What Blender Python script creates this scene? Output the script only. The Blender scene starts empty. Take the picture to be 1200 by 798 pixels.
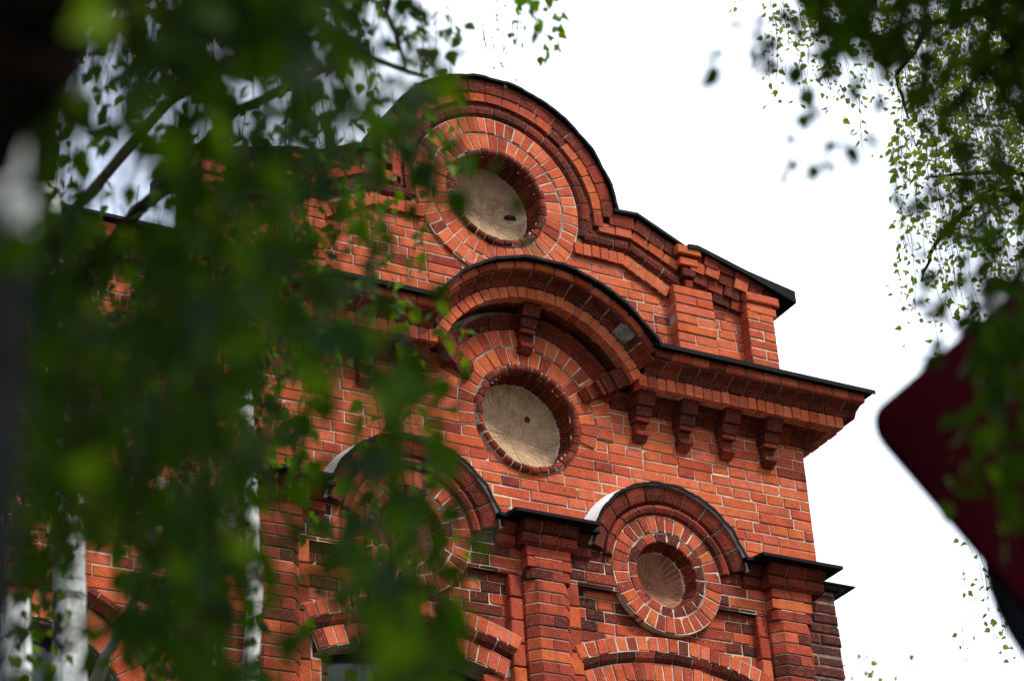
import bpy, bmesh, math, random
from math import sin, cos, pi, radians, sqrt, asin, atan2
from mathutils import Vector, Matrix
random.seed(11)
RND = random.Random(5)

# ------------------------------------------------------------------ camera
SC = bpy.context.scene
COL = SC.collection
CAM = Vector((-7.3604, -12.1828, 1.6))
H = 1.6 + 7.3627                     # height of the wall's reference bed joint above ground
YAW, PITCH, ROLL, FPX = 0.53873, 0.50443, -0.06698, 2833.0
cF = Vector((sin(YAW)*cos(PITCH), cos(YAW)*cos(PITCH), sin(PITCH)))
cR = Vector((cos(YAW), -sin(YAW), 0))
cU = cR.cross(cF)
R2 = cos(ROLL)*cR + sin(ROLL)*cU
U2 = -sin(ROLL)*cR + cos(ROLL)*cU
cam = bpy.data.cameras.new('camera')
camo = bpy.data.objects.new('camera', cam)
COL.objects.link(camo)
m = Matrix((R2, U2, -cF)).transposed().to_4x4()
m.translation = CAM
camo.matrix_world = m
cam.sensor_width = 36
cam.sensor_fit = 'HORIZONTAL'
cam.lens = FPX*36/1200
cam.clip_end = 2000
cam.clip_start = 0.05
cam.dof.use_dof = True
cam.dof.focus_distance = (Vector((0.4, 0, H-0.1))-CAM).dot(cF)
cam.dof.aperture_fstop = 2.9
cam.dof.aperture_blades = 0
SC.camera = camo

# ------------------------------------------------------------------ light
SUN_EL, SUN_AZ = radians(50), radians(152)      # azimuth clockwise from +y
world = bpy.data.worlds.new('World')
SC.world = world
world.use_nodes = True
nt = world.node_tree
bg = nt.nodes['Background']
sky = nt.nodes.new('ShaderNodeTexSky')
sky.sky_type = 'NISHITA'
sky.sun_disc = False
sky.sun_elevation = SUN_EL
sky.sun_rotation = SUN_AZ
sky.dust_density = 1
mixs = nt.nodes.new('ShaderNodeMix')
mixs.data_type = 'RGBA'
mixs.inputs[0].default_value = 0.7            # thin bright overcast over the blue
mixs.inputs[7].default_value = (10.6, 11.4, 12.6, 1)
nt.links.new(sky.outputs[0], mixs.inputs[6])
wtc = nt.nodes.new('ShaderNodeTexCoord'); wsp = nt.nodes.new('ShaderNodeSeparateXYZ')
wmr = nt.nodes.new('ShaderNodeMapRange')                     # an overcast sky is about three times brighter overhead than low down
wvd = nt.nodes.new('ShaderNodeVectorMath'); wvd.operation = 'DOT_PRODUCT'; wvd.inputs[1].default_value = tuple(R2)
wno = nt.nodes.new('ShaderNodeTexNoise'); wno.inputs['Scale'].default_value = 3.5; wno.inputs['Detail'].default_value = 5
nt.links.new(wtc.outputs['Generated'], wvd.inputs[0]); nt.links.new(wtc.outputs['Generated'], wno.inputs['Vector'])
wad = nt.nodes.new('ShaderNodeMath'); wad.operation = 'MULTIPLY_ADD'; wad.inputs[1].default_value = .14
nt.links.new(wno.outputs[0], wad.inputs[0]); nt.links.new(wvd.outputs['Value'], wad.inputs[2])
wcl = nt.nodes.new('ShaderNodeMapRange')                     # thin bright overcast, opening to pale blue on one side
nt.links.new(wad.outputs[0], wcl.inputs[0])
for i_, v_ in enumerate((-.07, .05, .32, .76)): wcl.inputs[i_+1].default_value = v_
nt.links.new(wcl.outputs[0], mixs.inputs[0])
nt.links.new(wtc.outputs['Generated'], wsp.inputs[0]); nt.links.new(wsp.outputs[2], wmr.inputs[0])
for i_, v_ in enumerate((0, 1, .40, 1.25)): wmr.inputs[i_+1].default_value = v_
wmx = nt.nodes.new('ShaderNodeMix'); wmx.data_type = 'RGBA'; wmx.blend_type = 'MULTIPLY'; wmx.inputs[0].default_value = 1
nt.links.new(mixs.outputs[2], wmx.inputs[6]); nt.links.new(wmr.outputs[0], wmx.inputs[7])
nt.links.new(wmx.outputs[2], bg.inputs[0])
bg.inputs[1].default_value = 0.14
sun = bpy.data.lights.new('sun', 'SUN')
sun.energy = 2.5
sun.angle = radians(10)
sun.color = (1, .95, .87)
so = bpy.data.objects.new('sun', sun)
COL.objects.link(so)
sd = Vector((sin(SUN_AZ)*cos(SUN_EL), cos(SUN_AZ)*cos(SUN_EL), sin(SUN_EL)))
so.rotation_euler = sd.to_track_quat('Z', 'Y').to_euler()
so.location = (0, -20, 40)
SC.view_settings.view_transform = 'Standard'
SC.view_settings.look = 'None'
SC.view_settings.gamma = 1
SC.view_settings.exposure = 0.78
SC.cycles.max_bounces = 8
SC.cycles.transparent_max_bounces = 8

def ray(px, py):
    return (cF*FPX + R2*(px-600) - U2*(py-399)).normalized()
def at(px, py, d):
    return CAM + ray(px, py)*d

# ------------------------------------------------------------------ helpers
class MB:
    def __init__(s):
        s.v = []; s.f = []; s.m = []; s.sm = []; s.uv = {}
    def add(s, vs, fs, mat=0, smooth=False):
        o = len(s.v)
        s.v.extend([tuple(p) for p in vs])
        for f in fs:
            s.f.append([i+o for i in f]); s.m.append(mat); s.sm.append(smooth)
    def build(s, name, mats, parent=None, recalc=True, off=(0, 0, 0)):
        me = bpy.data.meshes.new(name)
        me.from_pydata([(a+off[0], b+off[1], c+off[2]) for a, b, c in s.v], [], s.f)
        for mt in mats: me.materials.append(mt)
        me.polygons.foreach_set('material_index', s.m)
        me.polygons.foreach_set('use_smooth', s.sm)
        if recalc:
            bm = bmesh.new(); bm.from_mesh(me)
            bmesh.ops.recalc_face_normals(bm, faces=bm.faces)
            bm.to_mesh(me); bm.free()
        me.update()
        o = bpy.data.objects.new(name, me)
        COL.objects.link(o)
        if parent: o.parent = parent
        return o
def empty(name, loc=(0, 0, 0)):
    o = bpy.data.objects.new(name, None); COL.objects.link(o)
    o.location = loc; o.empty_display_size = .3
    return o
def tag(o, label=None, cat=None, group=None, kind=None):
    if label: o['label'] = label
    if cat: o['category'] = cat
    if group: o['group'] = group
    if kind: o['kind'] = kind
    return o
BO = (0, 0, H)                        # everything of the facade is drawn relative to the reference joint

def box(mb, x0, x1, y0, y1, z0, z1, mat=0):
    v = [(x, y, z) for x in (x0, x1) for y in (y0, y1) for z in (z0, z1)]
    mb.add(v, [(0,1,3,2), (4,6,7,5), (0,4,5,1), (2,3,7,6), (0,2,6,4), (1,5,7,3)], mat)

def poly_area_c(p):
    return sum(q[0] for q in p)/len(p), sum(q[1] for q in p)/len(p)
def clip_half(p, cx, cy, nx, ny, d):
    # keep points with n.(p-c) >= d
    out = []
    n = len(p)
    for i in range(n):
        a, b = p[i], p[(i+1) % n]
        da = nx*(a[0]-cx)+ny*(a[1]-cy)-d; db = nx*(b[0]-cx)+ny*(b[1]-cy)-d
        if da >= 0: out.append(a)
        if da*db < 0:
            t = da/(da-db); out.append((a[0]+t*(b[0]-a[0]), a[1]+t*(b[1]-a[1])))
    return out
def inset(p, c):
    # inset a convex polygon by c
    n = len(p); A = 0
    for i in range(n):
        A += p[i][0]*p[(i+1) % n][1]-p[(i+1) % n][0]*p[i][1]
    if A < 0: p = p[::-1]
    out = []
    for i in range(n):
        a, b, d = p[i-1], p[i], p[(i+1) % n]
        e1 = (b[0]-a[0], b[1]-a[1]); e2 = (d[0]-b[0], d[1]-b[1])
        l1 = math.hypot(*e1) or 1e-6; l2 = math.hypot(*e2) or 1e-6
        n1 = (-e1[1]/l1, e1[0]/l1); n2 = (-e2[1]/l2, e2[0]/l2)
        k = 1+n1[0]*n2[0]+n1[1]*n2[1]
        k = max(k, .5)
        out.append((b[0]+c*(n1[0]+n2[0])/k, b[1]+c*(n1[1]+n2[1])/k))
    return p, out

def prism(mb, poly, yf, depth=.06, c=.005, mat=0, jit=.0022, yj=.0036, chip=.2):
    """one brick: convex outline in the facade plane, worn edges, set into the mortar"""
    if len(poly) < 3: return
    p = [(a+RND.uniform(-jit, jit), b+RND.uniform(-jit, jit)) for a, b in poly]
    if RND.random() < chip:                     # a knocked-off corner
        i = RND.randrange(len(p)); a, b, d = p[i-1], p[i], p[(i+1) % len(p)]
        t = RND.uniform(.008, .022)
        def tw(q):
            l = math.hypot(q[0]-b[0], q[1]-b[1]) or 1
            k = min(t/l, .4); return (b[0]+(q[0]-b[0])*k, b[1]+(q[1]-b[1])*k)
        p[i:i+1] = [tw(a), tw(d)]
    p, q = inset(p, c*RND.uniform(.7, 1.6))
    y = yf+RND.uniform(-yj, yj)
    tx, tz = RND.uniform(-.012, .012), RND.uniform(-.02, .02)
    cx, cz = poly_area_c(p)
    n = len(p)
    vs = [(a, yf+depth, b) for a, b in p]+[(a, y+c+tx*(a-cx)+tz*(b-cz), b) for a, b in p]+[(a, y+tx*(a-cx)+tz*(b-cz), b) for a, b in q]
    fs = [[i, (i+1) % n, n+(i+1) % n, n+i] for i in range(n)]
    fs += [[n+i, n+(i+1) % n, 2*n+(i+1) % n, 2*n+i] for i in range(n)]
    fs += [list(range(2*n, 3*n)), list(range(n-1, -1, -1))]
    mb.add(vs, fs, mat)

def sheet(mb, x0, x1, z0, z1, y, keep, mat, step=.03):
    nx = max(1, round((x1-x0)/step)); nz = max(1, round((z1-z0)/step))
    idx = {}; vs = []; fs = []
    def g(i, j):
        if (i, j) not in idx:
            idx[(i, j)] = len(vs); vs.append((x0+(x1-x0)*i/nx, y, z0+(z1-z0)*j/nz))
        return idx[(i, j)]
    for i in range(nx):
        for j in range(nz):
            cx, cz = x0+(x1-x0)*(i+.5)/nx, z0+(z1-z0)*(j+.5)/nz
            if keep is None or keep(cx, cz):
                fs.append([g(i, j), g(i+1, j), g(i+1, j+1), g(i, j+1)])
    mb.add(vs, fs, mat)

P, J = .078, .0076
def brickwork(mb, x0, x1, z0, z1, y, keep=None, circles=(), mats=(0,), mort=1, kstart=None, pst=.38, depth=.06, back=True, step=.03, wts=None, matfn=None):
    """courses of headers and stretchers between x0..x1, bed joints on the common 78 mm grid"""
    k0 = math.floor(z0/P+1e-6); k1 = math.ceil(z1/P-1e-6)
    for k in range(k0, k1):
        zb, zt = max(z0, k*P)+J/2, min(z1, (k+1)*P)-J/2
        if zt-zb < .015: continue
        x = x0+(0 if k % 2 else -.068*RND.random()*2)
        first = True
        while x < x1-.005:
            L = .28 if RND.random() < pst else .14
            if first and k % 2: L = RND.choice((.28, .205, .14))
            L *= RND.uniform(.97, 1.03)
            first = False
            a, b = max(x, x0), min(x+L, x1)
            if x1-b < .05: b = x1
            x = b if b == x1 else x+L
            if b-a < .03: continue
            cx, cz = (a+b)/2, (zb+zt)/2
            dz = RND.uniform(-.0015, .0015)
            g = J*RND.uniform(.35, .6)
            p = [(a+g, zb+dz), (b-g, zb+dz), (b-g, zt+dz), (a+g, zt+dz)]
            for (ccx, ccz, cr) in (circles(cz) if callable(circles) else circles):
                d = math.hypot(cx-ccx, cz-ccz)
                # nearest point of the brick to the circle centre decides
                nx_, nz_ = min(max(ccx, a), b), min(max(ccz, zb), zt)
                if math.hypot(nx_-ccx, nz_-ccz) < cr and d > 1e-4:
                    ux, uz = nx_-ccx, nz_-ccz
                    l = math.hypot(ux, uz)
                    if l < 1e-4: p = []; break
                    ux, uz = cx-ccx, cz-ccz; l = math.hypot(ux, uz)
                    p = clip_half(p, ccx, ccz, ux/l, uz/l, cr)
                    if len(p) < 3: break
            if len(p) < 3: continue
            w = max(q[0] for q in p)-min(q[0] for q in p); h = max(q[1] for q in p)-min(q[1] for q in p)
            if w < .02 or h < .012: continue
            qx, qz = poly_area_c(p)
            if keep and not keep(qx, qz): continue
            mt = RND.choices(mats, wts)[0] if wts else RND.choice(mats)
            if matfn: mt = matfn(qx, qz, mt)
            prism(mb, p, y, depth, mat=mt)
    if back:
        def kp(a, b):
            if keep and not keep(a, b): return False
            return all(math.hypot(a-c[0], b-c[1]) > c[2]-.04 for c in (circles(b) if callable(circles) else circles))
        sheet(mb, x0, x1, z0, z1, y+.007, kp, mort, step)

def ring_bricks(mb, cx, cz, r0, r1, y, t0, t1, w, mat=0, mort=1, depth=.06, g=.0075, mats=None, core=True, flip=None):
    """radial headers between r0 and r1"""
    n = max(1, round(abs(t1-t0)*r0/w))
    dt = (t1-t0)/n
    for i in range(n):
        a0, a1 = t0+dt*i, t0+dt*(i+1)
        ga, gb = g/2/r0, g/2/r1
        jr = RND.uniform(-.004, .004)
        p = [(cx+(r0+.003)*cos(a0+ga), cz+(r0+.003)*sin(a0+ga)), (cx+(r1-.003+jr)*cos(a0+gb), cz+(r1-.003+jr)*sin(a0+gb)),
             (cx+(r1-.003+jr)*cos(a1-gb), cz+(r1-.003+jr)*sin(a1-gb)), (cx+(r0+.003)*cos(a1-ga), cz+(r0+.003)*sin(a1-ga))]
        prism(mb, p, y, depth, mat=RND.choice(mats) if mats else mat, c=.004)
    if core:
        m_ = max(4, int(abs(t1-t0)/.06)); vs = []; fs = []
        for i in range(m_+1):
            a = t0+(t1-t0)*i/m_
            for r in (r0, r1): vs.append((cx+r*cos(a), y+.006, cz+r*sin(a)))
        for i in range(m_): fs.append([2*i, 2*i+1, 2*i+3, 2*i+2])
        for r_, s_ in ((r0, 0), (r1, 1)):
            o = len(vs)
            for i in range(m_+1):
                a = t0+(t1-t0)*i/m_; vs.append((cx+r_*cos(a), y+depth, cz+r_*sin(a)))
            for i in range(m_): fs.append([2*i+s_, 2*(i+1)+s_, o+i+1, o+i])
        mb.add(vs, fs, mort)

def sweep(mb, prof, s0, s1, nseg, mp, mat, e=.006, sh=.93, smooth=False, caps=True):
    """closed profile (a, y) carried along s by mp(s, a, y); ends a little shrunk like a worn brick"""
    n = len(prof)
    ca = sum(q[0] for q in prof)/n; cy = sum(q[1] for q in prof)/n
    L = s1-s0
    st = [(s0, sh), (s0+e, 1)]+[(s0+L*i/nseg, 1) for i in range(1, nseg)]+[(s1-e, 1), (s1, sh)]
    vs = []; fs = []
    for s, k in st:
        for a, y in prof: vs.append(mp(s, ca+(a-ca)*k, cy+(y-cy)*k))
    for i in range(len(st)-1):
        for j in range(n):
            fs.append([i*n+j, i*n+(j+1) % n, (i+1)*n+(j+1) % n, (i+1)*n+j])
    if caps:
        fs.append(list(range(n))); fs.append(list(range((len(st)-1)*n, len(st)*n)))
    mb.add(vs, fs, mat, smooth)
def sweep_row(mb, prof, s0, s1, w, mp, mats, mort, gap=.008, nseg=1, scale=1.0, core=True, jit=.004, co=(0, .011)):
    """a row of bricks of one moulded profile with mortar between; scale = metres per unit of s"""
    n = max(1, round(abs(s1-s0)*scale/w)); ds = (s1-s0)/n
    ca = sum(q[0] for q in prof)/len(prof); cy = sum(q[1] for q in prof)/len(prof)
    for i in range(n):
        ja, jy = RND.uniform(-jit, jit)*.5, RND.uniform(-jit, jit)
        pr = [(a+ja+RND.uniform(-.001, .001), y+jy) for a, y in prof]
        g = gap*RND.uniform(.7, 1.4)/scale
        sweep(mb, pr, s0+ds*i+g/2, s0+ds*(i+1)-g/2, nseg, mp, RND.choice(mats), e=.005/scale)
    if core:
        pr = [(ca+(a-ca)*.95+co[0], y+co[1]) for a, y in prof]
        sg_ = 1 if s1 > s0 else -1
        sweep(mb, pr, s0+sg_*.012/scale, s1-sg_*.012/scale, max(1, n*4), mp, mort, e=.001/scale, sh=1)
def wavymap(cx, cz):
    return lambda s, a, y: (cx+(a+.0035*sin(s*23)+.002*sin(s*61+1))*cos(s), y+.004*sin(s*17), cz+(a+.0035*sin(s*23)+.002*sin(s*61+1))*sin(s))
def arcmap(cx, cz, ysign=1):
    return lambda s, a, y: (cx+a*cos(s), y, cz+a*sin(s))
def linemap(p0, p1):
    dx, dz = p1[0]-p0[0], p1[1]-p0[1]; l = math.hypot(dx, dz); tx, tz = dx/l, dz/l
    nx, nz = -tz, tx
    if nz < 0: nx, nz = -nx, -nz
    return (lambda s, a, y: (p0[0]+tx*s+nx*a, y, p0[1]+tz*s+nz*a)), l
def tube(mb, pts, rad, n=8, mat=0, smooth=True):
    vs = []; fs = []
    for i, p in enumerate(pts):
        p = Vector(p)
        t = Vector(pts[min(i+1, len(pts)-1)])-Vector(pts[max(i-1, 0)])
        t.normalize()
        a = t.cross(Vector((0.31, 0.95, 0.05))); a.normalize(); b = t.cross(a)
        for k in range(n):
            th = 2*pi*k/n
            vs.append(p+(a*cos(th)+b*sin(th))*rad[i])
    for i in range(len(pts)-1):
        for k in range(n): fs.append([i*n+k, i*n+(k+1) % n, (i+1)*n+(k+1) % n, (i+1)*n+k])
    fs.append(list(range(n))); fs.append(list(range((len(pts)-1)*n, len(pts)*n)))
    mb.add(vs, fs, mat, smooth)

# ------------------------------------------------------------------ materials
def mat(name):
    mt = bpy.data.materials.new(name); mt.use_nodes = True
    return mt, mt.node_tree, mt.node_tree.nodes['Principled BSDF']
def N(t, k, **kw):
    n = t.nodes.new(k)
    for a, b in kw.items():
        setattr(n, a, b)
    return n
def ramp(t, stops):
    r = t.nodes.new('ShaderNodeValToRGB'); el = r.color_ramp.elements
    el[0].position, el[0].color = stops[0][0], (*stops[0][1], 1)
    el[1].position, el[1].color = stops[-1][0], (*stops[-1][1], 1)
    for p_, c_ in stops[1:-1]:
        e = el.new(p_); e.color = (*c_, 1)
    return r
def noise(t, scale, detail=4, rough=.6, vec=None):
    n = t.nodes.new('ShaderNodeTexNoise'); n.inputs['Scale'].default_value = scale
    n.inputs['Detail'].default_value = detail; n.inputs['Roughness'].default_value = rough
    if vec: t.links.new(vec, n.inputs['Vector'])
    return n
def mixc(t, fac, a, b, blend='MIX'):
    n = t.nodes.new('ShaderNodeMix'); n.data_type = 'RGBA'; n.blend_type = blend
    for s, v in ((0, fac), (6, a), (7, b)):
        if hasattr(v, 'is_linked'): t.links.new(v, n.inputs[s])
        elif isinstance(v, (int, float)): n.inputs[s].default_value = v
        else: n.inputs[s].default_value = (*v, 1)
    return n.outputs[2]
def mrange(t, v, a, b, c=0, d=1):
    n = t.nodes.new('ShaderNodeMapRange'); t.links.new(v, n.inputs[0])
    for i, k in enumerate((a, b, c, d)): n.inputs[i+1].default_value = k
    return n.outputs[0]
def bump(t, h, s, d, bs):
    b = t.nodes.new('ShaderNodeBump'); b.inputs['Strength'].default_value = s; b.inputs['Distance'].default_value = d
    t.links.new(h, b.inputs['Height']); t.links.new(b.outputs[0], bs.inputs['Normal'])

def brick_mat(name, stops, soot=.35, sootcol=(.012, .009, .009), lime=.18, sootscale=1.3):
    mt, t, bs = mat(name)
    geo = N(t, 'ShaderNodeNewGeometry'); tc = N(t, 'ShaderNodeTexCoord')
    r = ramp(t, stops); t.links.new(geo.outputs['Random Per Island'], r.inputs[0])
    n1 = noise(t, 14, 5, .65, tc.outputs['Object'])
    n2 = noise(t, 75, 4, .7, tc.outputs['Object'])
    n3 = noise(t, sootscale, 6, .62, tc.outputs['Object'])
    n4 = noise(t, 40, 5, .7, tc.outputs['Object'])
    c = mixc(t, mrange(t, n1.outputs[0], .35, .7, 0, .75), r.outputs[0], mixc(t, .65, r.outputs[0], (.15, .022, .01)))
    c = mixc(t, mrange(t, n2.outputs[0], .5, .75, 0, .4), c, (.5, .18, .08))
    c = mixc(t, mrange(t, n4.outputs[0], .66, .78, 0, .7), c, (.045, .02, .015))
    c = mixc(t, mrange(t, n4.outputs[0], .4, .22, 0, lime*3), c, (.5, .42, .34))
    c = mixc(t, mrange(t, n3.outputs[0], .56, .74, 0, soot*1.6), c, sootcol)
    mp = N(t, 'ShaderNodeMapping'); mp.inputs['Scale'].default_value = (5.5, 5.5, .9); t.links.new(tc.outputs['Object'], mp.inputs[0])
    n5 = noise(t, 1, 5, .6, mp.outputs[0])                     # rain streaks
    c = mixc(t, mrange(t, n5.outputs[0], .57, .72, 0, soot*1.3), c, sootcol)
    t.links.new(c, bs.inputs['Base Color'])
    bs.inputs['Roughness'].default_value = .85
    bs.inputs['Specular IOR Level'].default_value = .12
    hm = N(t, 'ShaderNodeMath', operation='ADD'); t.links.new(n2.outputs[0], hm.inputs[0]); t.links.new(n1.outputs[0], hm.inputs[1])
    bump(t, hm.outputs[0], .7, .011, bs)
    return mt
ORANGE = brick_mat('orange_brick', [(0, (.34, .048, .020)), (.08, (.41, .064, .024)), (.22, (.47, .088, .026)), (.38, (.50, .105, .028)), (.5, (.49, .098, .050)), (.62, (.43, .070, .028)), (.76, (.52, .120, .034)), (.88, (.51, .110, .056)), (.95, (.40, .060, .032)), (1, (.27, .042, .024))], .26)
SALMON = brick_mat('salmon_brick', [(0, (.40, .055, .02)), (.3, (.52, .10, .034)), (.6, (.57, .125, .05)), (.85, (.55, .12, .06)), (1, (.34, .05, .022))], .2)
RED = brick_mat('red_brick', [(0, (.13, .017, .010)), (.15, (.23, .028, .014)), (.4, (.31, .042, .018)), (.6, (.39, .062, .024)), (.8, (.27, .038, .019)), (.92, (.17, .022, .013)), (1, (.06, .012, .009))], .55)
DEEP = brick_mat('deep_red_brick', [(0, (.09, .011, .007)), (.4, (.15, .018, .010)), (.75, (.22, .026, .013)), (1, (.11, .014, .008))], .55, lime=.03)
DARK = brick_mat('dark_brick', [(0, (.030, .006, .005)), (.3, (.055, .009, .006)), (.6, (.085, .012, .007)), (.85, (.048, .008, .006)), (1, (.12, .017, .009))], .5, lime=.02)
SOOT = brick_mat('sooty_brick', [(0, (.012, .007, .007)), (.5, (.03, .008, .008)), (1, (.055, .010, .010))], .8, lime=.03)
def plain(name, col, rough=.8, var=.3, scale=9, metal=0, bmp=.3, col2=None, spec=.3):
    mt, t, bs = mat(name)
    tc = N(t, 'ShaderNodeTexCoord'); n = noise(t, scale, 5, .65, tc.outputs['Object'])
    b = col2 or tuple(k*.45 for k in col)
    t.links.new(mixc(t, mrange(t, n.outputs[0], .35, .7, 0, var*1.6), col, b), bs.inputs['Base Color'])
    bs.inputs['Roughness'].default_value = rough; bs.inputs['Metallic'].default_value = metal
    bs.inputs['Specular IOR Level'].default_value = spec
    if bmp: bump(t, n.outputs[0], bmp, .004, bs)
    return mt
MORTAR = plain('lime_mortar', (.58, .48, .37), .95, .6, 6, col2=(.15, .09, .06))
DMORTAR = plain('dirty_mortar', (.40, .32, .24), .95, .6, 14, col2=(.07, .05, .04))
SOOTM = plain('sooty_shaded_mortar', (.22, .16, .13), .95, .7, 10, col2=(.02, .018, .016))
TAR = plain('shade_black_metal', (.004, .004, .0045), .65, .5, 6, col2=(.010, .009, .009), spec=.06)  # shadow on metal edges and undersides is put into this black
ZINC = plain('white_painted_metal', (.86, .87, .89), .4, .3, 7, bmp=.1, col2=(.6, .6, .6), spec=.4)
ZINCD = plain('stained_zinc', (.05, .05, .053), .5, .4, 5, metal=.1, bmp=.1, col2=(.025, .024, .024), spec=.4)
CEMENT = plain('grey_cement', (.22, .20, .17), .95, .8, 14, col2=(.07, .05, .04))
GLASS, t_, b_ = mat('dark_window_glass')
b_.inputs['Base Color'].default_value = (.008, .009, .011, 1); b_.inputs['Roughness'].default_value = .12
FRAME = plain('brown_window_frame', (.09, .045, .03), .6, .4, 20)

def dish_mat(name, base, under, amount):
    """old stained plaster worn through to the brick here and there"""
    mt, t, bs = mat(name)
    tc = N(t, 'ShaderNodeTexCoord'); geo = N(t, 'ShaderNodeNewGeometry')
    n1 = noise(t, 13, 6, .7, tc.outputs['Object']); n2 = noise(t, 60, 5, .7, tc.outputs['Object']); n3 = noise(t, 5.5, 6, .65, tc.outputs['Object'])
    mp = N(t, 'ShaderNodeMapping'); mp.inputs['Scale'].default_value = (16, 16, 2.5); t.links.new(tc.outputs['Object'], mp.inputs[0])
    n5 = noise(t, 1, 5, .6, mp.outputs[0])
    c = mixc(t, mrange(t, n1.outputs[0], .32, .68), base, tuple(k*.55 for k in base))
    c = mixc(t, mrange(t, geo.outputs['Random Per Island'], 0, 1, 0, .12), c, under)
    c = mixc(t, mrange(t, n5.outputs[0], .58, .72, 0, .25), c, (.16, .11, .08))
    n6 = noise(t, 28, 5, .75, tc.outputs['Object'])
    c = mixc(t, mrange(t, n6.outputs[0], .48, .62, 0, .6), c, tuple(k*.6 for k in base))
    c = mixc(t, mrange(t, n3.outputs[0], .68-amount, .74-amount, 0, .85), c, under)
    c = mixc(t, mrange(t, n2.outputs[0], .62, .74, 0, .75), c, (.06, .045, .035))
    t.links.new(c, bs.inputs['Base Color']); bs.inputs['Roughness'].default_value = .95
    bs.inputs['Specular IOR Level'].default_value = .1
    hm = N(t, 'ShaderNodeMath', operation='ADD'); t.links.new(n1.outputs[0], hm.inputs[0]); t.links.new(n2.outputs[0], hm.inputs[1])
    bump(t, hm.outputs[0], 1, .02, bs)
    return mt
PLASTER = dish_mat('old_beige_plaster', (.72, .47, .28), (.40, .24, .15), .07)
PLASTERB = dish_mat('broken_beige_plaster', (.72, .48, .29), (.32, .18, .11), .10)
PLASTERS = dish_mat('stained_plaster', (.50, .24, .14), (.30, .10, .055), .16)
PJOINT = plain('plaster_joint', (.80, .62, .45), .95, .9, 12, col2=(.36, .23, .15))

def bark_mat(name, white, dark, dk=.5, sc=1.0):
    mt, t, bs = mat(name)
    tc = N(t, 'ShaderNodeTexCoord')
    mp = N(t, 'ShaderNodeMapping'); mp.inputs['Scale'].default_value = (5*sc, 5*sc, 26*sc); t.links.new(tc.outputs['Object'], mp.inputs[0])
    mp2 = N(t, 'ShaderNodeMapping'); mp2.inputs['Scale'].default_value = (3*sc, 3*sc, 2.6*sc); t.links.new(tc.outputs['Object'], mp2.inputs[0])
    a = noise(t, 1, 4, .6, mp.outputs[0]); b = noise(t, 1.3, 5, .6, mp2.outputs[0])
    c = mixc(t, mrange(t, a.outputs[0], .58, .68, 0, .9), white, dark)
    c = mixc(t, mrange(t, b.outputs[0], .62-dk*.25, .74-dk*.25), c, dark)
    t.links.new(c, bs.inputs['Base Color']); bs.inputs['Roughness'].default_value = .85; bs.inputs['Specular IOR Level'].default_value = .04
    bump(t, b.outputs[0], .5, .02, bs)
    return mt
BARK = bark_mat('birch_bark', (.74, .73, .71), (.03, .026, .022), .5, 1.3)
BOUGH = plain('grey_bough_bark', (.22, .20, .18), .85, .5, 14, col2=(.09, .08, .07))
BARKN = bark_mat('shade_dark_birch_bark', (.012, .012, .0125), (.004, .004, .0035), .5, .8)
t_ = BARKN.node_tree; b_ = t_.nodes['Principled BSDF']                 # the trunk's shade is put into the bark colour, with one white zone
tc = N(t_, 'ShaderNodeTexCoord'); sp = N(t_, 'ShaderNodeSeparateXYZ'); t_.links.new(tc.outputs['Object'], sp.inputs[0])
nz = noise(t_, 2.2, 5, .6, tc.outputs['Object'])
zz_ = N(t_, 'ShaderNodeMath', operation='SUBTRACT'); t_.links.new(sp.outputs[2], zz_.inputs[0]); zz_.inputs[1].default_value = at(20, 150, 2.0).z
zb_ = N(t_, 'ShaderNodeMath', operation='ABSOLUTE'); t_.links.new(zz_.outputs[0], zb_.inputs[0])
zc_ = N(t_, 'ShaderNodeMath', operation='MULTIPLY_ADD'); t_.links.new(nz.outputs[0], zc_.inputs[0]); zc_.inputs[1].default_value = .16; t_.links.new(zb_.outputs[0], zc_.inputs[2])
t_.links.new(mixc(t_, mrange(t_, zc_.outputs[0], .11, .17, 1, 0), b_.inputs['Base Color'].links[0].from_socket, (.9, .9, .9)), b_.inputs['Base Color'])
TWIG = plain('dark_twig', (.020, .013, .010), .9, .4, 20, bmp=0, spec=.03)

def leaf_mat(name, stops, tr, trcol, gloss=.35, spec=.15):
    mt, t, bs = mat(name)
    geo = N(t, 'ShaderNodeNewGeometry')
    r = ramp(t, stops); t.links.new(geo.outputs['Random Per Island'], r.inputs[0])
    t.links.new(r.outputs[0], bs.inputs['Base Color'])
    bs.inputs['Roughness'].default_value = gloss; bs.inputs['Specular IOR Level'].default_value = spec
    tl = N(t, 'ShaderNodeBsdfTranslucent')
    t.links.new(mixc(t, .75, r.outputs[0], trcol), tl.inputs[0])
    mx = N(t, 'ShaderNodeMixShader'); mx.inputs[0].default_value = tr
    t.links.new(bs.outputs[0], mx.inputs[1]); t.links.new(tl.outputs[0], mx.inputs[2])
    t.links.new(mx.outputs[0], t.nodes['Material Output'].inputs[0])
    return mt
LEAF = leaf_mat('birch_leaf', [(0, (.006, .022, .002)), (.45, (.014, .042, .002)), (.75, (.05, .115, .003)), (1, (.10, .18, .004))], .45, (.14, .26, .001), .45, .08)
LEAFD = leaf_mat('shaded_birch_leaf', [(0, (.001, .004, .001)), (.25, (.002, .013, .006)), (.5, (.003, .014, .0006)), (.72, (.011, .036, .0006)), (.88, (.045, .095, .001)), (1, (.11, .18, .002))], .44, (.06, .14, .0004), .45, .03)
LEAFF = leaf_mat('far_birch_leaf', [(0, (.03, .06, .006)), (.5, (.07, .12, .010)), (.85, (.11, .16, .012)), (1, (.16, .15, .02))], .5, (.30, .36, .02), .5)

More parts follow.
